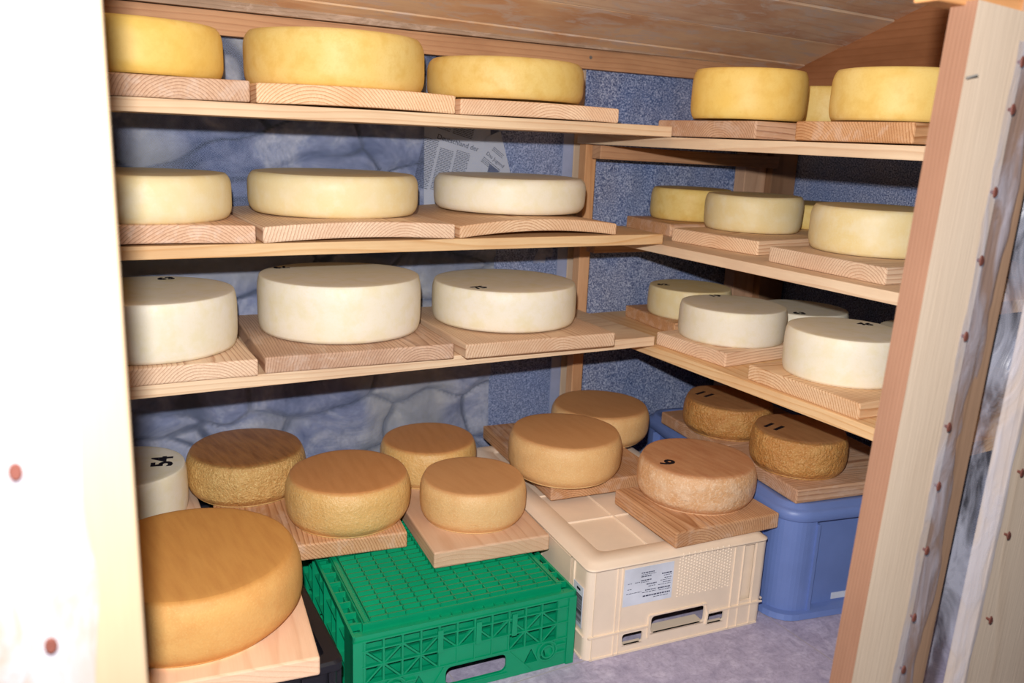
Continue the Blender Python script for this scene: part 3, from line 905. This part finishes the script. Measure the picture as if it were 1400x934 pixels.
def beige_crate():
    w, d, h = .376, .585, .1795
    root = empty('beige_crate', (.760, 1.036, .0005), math.radians(-5.7),
                 'beige plastic crate turned upside down with hand hole and paper label', 'crate')
    bm = bmesh.new()
    # front wall with hand holes and recessed bay
    holes = [rrect(.131, .244, .027, .060, .007), rrect(.0735, .1145, .0155, .0370, .005), rrect(.2500, .2885, .0200, .0400, .005),
             [(.322, .052), (.346, .052), (.346, .165), (.322, .165)]]
    plate(bm, [(.014, 0), (w-.014, 0), (w-.014, .168), (.014, .168)], holes, 0.0, .0035)
    box(bm, .318, .350, .0085, .0105, .048, .168)
    # side and back walls
    box(bm, 0, .0035, .014, d-.014, 0, .168); box(bm, w-.0035, w, .014, d-.014, 0, .168); box(bm, .014, w-.014, d-.0035, d, 0, .168)
    # rounded corners
    for cx, cy, a0 in ((.014, .014, 180), (w-.014, .014, 270), (w-.014, d-.014, 0), (.014, d-.014, 90)):
        o_, i_ = [], []
        for k in range(7):
            a = math.radians(a0 + 90*k/6)
            o_.append((cx + .014*math.cos(a), cy + .014*math.sin(a))); i_.append((cx + .0105*math.cos(a), cy + .0105*math.sin(a)))
        for k in range(6):
            for lst in (o_, i_):
                vs = [bm.verts.new((lst[k][0], lst[k][1], 0)), bm.verts.new((lst[k+1][0], lst[k+1][1], 0)),
                      bm.verts.new((lst[k+1][0], lst[k+1][1], .168)), bm.verts.new((lst[k][0], lst[k][1], .168))]
                bm.faces.new(vs)
            vs = [bm.verts.new((o_[k][0], o_[k][1], 0)), bm.verts.new((o_[k+1][0], o_[k+1][1], 0)),
                  bm.verts.new((i_[k+1][0], i_[k+1][1], 0)), bm.verts.new((i_[k][0], i_[k][1], 0))]
            bm.faces.new(vs)
    # vertical ribs on the front
    for u in (.0130, .0560, .0655, .3000, .3195, .3480):
        box(bm, u-.0009, u+.0009, -.0022, 0, .001, .166)
    # long horizontal ribs wrapping the crate, broken by the handle frame
    for (u0, u1) in ((.004, .070), (.070, .122), (.256, .372)):
        box(bm, u0, u1, -.0038, 0, .0435, .0462)
    box(bm, -.0035, 0, .006, d-.006, .0435, .0462); box(bm, w, w+.0035, .006, d-.006, .0435, .0462)
    # bottom lip
    box(bm, .010, w-.010, -.0022, 0, 0, .0035); box(bm, -.0022, 0, .010, d-.010, 0, .0035)
    # handle frame and shelf inside the hole
    for a, b in (((.125, .020), (.125, .064)), ((.125, .064), (.246, .064)), ((.246, .064), (.251, .046)), ((.251, .046), (.249, .022))):
        bar(bm, a, b, .0022, -.0034, 0)
    box(bm, .131, .244, .0, .026, .0245, .0270)
    box(bm, .0735, .1145, 0, .010, .0135, .0155); box(bm, .250, .2885, 0, .010, .018, .020)
    # pillars on the left side face
    for y in (.050, .062, .175, .29, .41, .52):
        box(bm, -.0030, 0, y, y+.0022, .046, .166)
    box(bm, -.0025, 0, .062, .175, .050, .166)
    # pips
    for i in range(19):
        for j in range(14):
            u = .181 + i*.0061; v = .090 + j*.0060 + (.003 if i % 2 else 0)
            top = bm.verts.new((u, -.0018, v))
            q = [bm.verts.new((u + .0022*math.cos(k*PI/3), 0, v + .0022*math.sin(k*PI/3))) for k in range(6)]
            for k in range(6): bm.faces.new((top, q[(k+1) % 6], q[k]))
    finish(bm)
    link('crate_wall', mesh(bm), M_BEIGE, root)
    # top (the crate's underside) with rounded shoulder and ribs
    bm = bmesh.new()
    spec = [(0, .166, .014), (0, .168, .014), (-.0018, .1684, .016), (-.0018, .1702, .016), (.0015, .1712, .015), (.0075, .1770, .018), (.014, .1795, .020), (.040, .1795, .016), (.044, .1760, .012), (.046, .1735, .010)]
    rounded_loft(bm, w, d, spec)
    finish(bm)
    o = link('crate_base', mesh(bm), M_BEIGE, root)
    for p in o.data.polygons: p.use_smooth = len(p.vertices) == 4
    bm = bmesh.new()
    for x in (.046 + (w-.092)*k/3 for k in (1, 2)):
        box(bm, x-.0016, x+.0016, .044, d-.044, .1730, .1768)
    for k in range(1, 4):
        y = .044 + (d-.088)*k/4
        box(bm, .044, w-.044, y-.0016, y+.0016, .1730, .1766)
    link('base_rib', mesh(finish(bm)), M_BEIGE, root, bevel=.0006, seg=1)
    # paper label and barcode
    bm = bmesh.new(); box(bm, .0685, .1680, -.0006, 0.0, .091, .1615)
    lab = link('paper_label', mesh(finish(bm)), M_PAPER, root)
    bm = bmesh.new()
    def dash(u0, u1, v, t=.0012):
        u = u0
        while u < u1:
            ww = random.uniform(.002, .006); box(bm, u, min(u1, u+ww), -.0009, -.0006, v, v+t); u += ww + .0012
    for (u0, u1, v, t) in ((.102, .128, .149, .0018), (.102, .132, .146, .0008), (.102, .122, .142, .0018), (.102, .124, .1345, .0018),
                           (.102, .118, .1315, .0008), (.114, .134, .126, .0020), (.118, .132, .122, .0010), (.112, .134, .115, .0016),
                           (.106, .134, .1115, .0009), (.144, .164, .141, .0022), (.148, .164, .1375, .0010), (.150, .164, .1325, .0014),
                           (.142, .164, .129, .0008), (.148, .164, .1245, .0014), (.138, .164, .121, .0008), (.138, .164, .114, .0022),
                           (.140, .164, .1105, .0010), (.108, .164, .1035, .0024), (.130, .160, .0995, .0010),
                           (.076, .084, .133, .0008), (.090, .100, .133, .0008), (.076, .084, .122, .0010), (.074, .104, .114, .0010)):
        dash(u0, u1, v, t)
    link('printed_lines', mesh(finish(bm)), M_INKB, lab)
    bm = bmesh.new(); box(bm, -.0034, -.0026, .012, .046, .058, .134)
    bar_l = link('barcode_label', mesh(finish(bm)), M_PAPER, root)
    bm = bmesh.new(); v = .066
    while v < .118:
        t = random.choice((.0008, .0014, .0022)); box(bm, -.0038, -.0034, .014, .044, v, v+t); v += t + random.choice((.0008, .0012, .0018))
    box(bm, -.0038, -.0034, .022, .034, .124, .128)
    link('barcode_stripes', mesh(finish(bm)), INK, bar_l)
    return root
beige_crate()

# ------------------------------------------------------------------ blue crate
def blue_crate():
    w, d, h = .40, .60, .2275
    root = empty('blue_crate', (1.160, .985, .0005), math.radians(-11),
                 'tall blue plastic crate turned upside down on the floor beside the right door frame', 'crate')
    bm = bmesh.new()
    rounded_loft(bm, w, d, [(-.002, 0, .05), (-.010, .001, .055), (-.008, .012, .055), (.004, .0135, .05), (.018, .0140, .03), (.018, .196, .03)], cap=False)
    # rounded corner pillars
    def pillar(cx, cy, a0):
        r = .052; o_ = []
        for k in range(11):
            a = math.radians(a0 + 90*k/10); o_.append((cx + r*math.cos(a), cy + r*math.sin(a)))
        e0 = (cx + r*math.cos(math.radians(a0)) - 0, cy + r*math.sin(math.radians(a0)))
        t = math.radians(a0 - 90); t2 = math.radians(a0 + 180)
        pre = (o_[0][0] + .014*math.cos(t), o_[0][1] + .014*math.sin(t))
        post = (o_[-1][0] + .014*math.cos(t2), o_[-1][1] + .014*math.sin(t2))
        ins = (cx + .01*math.cos(math.radians(a0+45)) , cy + .01*math.sin(math.radians(a0+45)))
        poly = [pre] + o_ + [post, ins]
        A = [bm.verts.new((p[0], p[1], .012)) for p in poly]; B = [bm.verts.new((p[0], p[1], .197)) for p in poly]
        for i in range(len(poly)):
            j = (i+1) % len(poly); bm.faces.new((A[i], A[j], B[j], B[i]))
    for cx, cy, a0 in ((.055, .055, 180), (w-.055, .055, 270), (w-.055, d-.055, 0), (.055, d-.055, 90)):
        pillar(cx, cy, a0)
    # upright fins beside the pillars
    for u in (.069, w-.075):
        box(bm, u, u+.006, -.001, .020, .012, .191); box(bm, u, u+.006, d-.020, d+.001, .012, .191)
    for v in (.069, d-.075):
        box(bm, -.001, .020, v, v+.006, .012, .191); box(bm, w-.020, w+.001, v, v+.006, .012, .191)
    finish(bm)
    o = link('crate_wall', mesh(bm), M_BLUE, root)
    bm = bmesh.new()
    rounded_loft(bm, w, d, [(.016, .1955, .03), (.0015, .196, .055), (.0, .198, .055), (0, .214, .055), (.004, .2175, .055), (.010, .2195, .05), (.013, .2270, .046), (.018, .2275, .042), (.034, .2275, .03), (.037, .2200, .027)])
    finish(bm)
    o = link('crate_base', mesh(bm), M_BLUE, root)
    for p in o.data.polygons: p.use_smooth = len(p.vertices) == 4
    bm = bmesh.new()
    for k in (1, 2): box(bm, .037 + (w-.074)*k/3 - .002, .037 + (w-.074)*k/3 + .002, .036, d-.036, .2195, .2240)
    for k in range(1, 4): box(bm, .036, w-.036, .037+(d-.074)*k/4-.002, .037+(d-.074)*k/4+.002, .2195, .2240)
    link('base_rib', mesh(finish(bm)), M_BLUE, root)
    bm = bmesh.new(); box(bm, .137, .175, .0165, .0178, .018, .031)
    link('white_sticker', mesh(finish(bm)), M_PAPER, root)
blue_crate()

# ------------------------------------------------------------------ black crate
def black_crate():
    w, d, h = .385, .66, .1415
    root = empty('black_crate', (-.052, 1.030, .0005), math.radians(-1.5),
                 'black plastic crate on the floor left of the green crate', 'crate')
    bm = bmesh.new()
    rounded_loft(bm, w, d, [(.004, 0, .012), (0, .002, .014), (0, .080, .014), (.006, .082, .014), (.006, .125, .014), (0, .127, .014), (0, .138, .014), (.004, .1415, .012), (.022, .1415, .01), (.024, .134, .01)])
    for k in range(10):
        x = .02 + k*.038; box(bm, x, x+.003, -.001, .006, .082, .127)
    for k in range(16):
        y = .02 + k*.040; box(bm, w-.006, w+.001, y, y+.003, .082, .127)
    finish(bm)
    link('crate_wall', mesh(bm), M_BLACK, root, bevel=0)
    bm = bmesh.new()
    for k in range(1, 10): box(bm, .024 + k*(w-.048)/10 - .0012, .024 + k*(w-.048)/10 + .0012, .024, d-.024, .1335, .1395)
    for k in range(1, 17): box(bm, .024, w-.024, .024 + k*(d-.048)/17 - .0012, .024 + k*(d-.048)/17 + .0012, .1335, .1395)
    link('grid_top', mesh(finish(bm)), M_BLACK, root)
black_crate()

# ------------------------------------------------------------------ camera and light
yaw, pitch, roll, f = 0.51888734, 0.23842115, 0.04300484, 1154.98387
f0 = Vector((math.sin(yaw)*math.cos(pitch), math.cos(yaw)*math.cos(pitch), -math.sin(pitch)))
r0 = Vector((math.cos(yaw), -math.sin(yaw), 0)); u0 = r0.cross(f0)
R_ = math.cos(roll)*r0 + math.sin(roll)*u0; U_ = -math.sin(roll)*r0 + math.cos(roll)*u0
M = Matrix((R_, U_, -f0)).transposed().to_4x4(); M.translation = Vector((0, 0, CZ))
cam = bpy.data.cameras.new('camera'); co = bpy.data.objects.new('camera', cam); COL.objects.link(co)
co.matrix_world = M
cam.sensor_width = 36; cam.sensor_fit = 'HORIZONTAL'; cam.lens = 36*f/1400
cam.clip_start = .02
cam.dof.use_dof = True; cam.dof.focus_distance = 1.42; cam.dof.aperture_fstop = 5.6
S.camera = co
# the photographer's flash, a hand above the lens
L = bpy.data.lights.new('flash', 'SPOT'); L.shadow_soft_size = .011; L.spot_size = math.radians(116); L.spot_blend = .6
L.energy = 84.0; L.color = (1.0, .97, .955)
lo = bpy.data.objects.new('flash', L); COL.objects.link(lo)
Ml = M.copy(); Ml.translation = Vector((0, 0, CZ)) + U_*.112 - R_*.022
lo.matrix_world = Ml
w = bpy.data.worlds.new('world'); S.world = w; w.use_nodes = True
w.node_tree.nodes['Background'].inputs[0].default_value = (.75, .85, 1, 1)
w.node_tree.nodes['Background'].inputs[1].default_value = .06
vs = S.view_settings
S.display_settings.display_device = 'sRGB'
vs.view_transform = 'Standard'; vs.look = 'None'; vs.gamma = 1; vs.exposure = 0; vs.use_curve_mapping = False
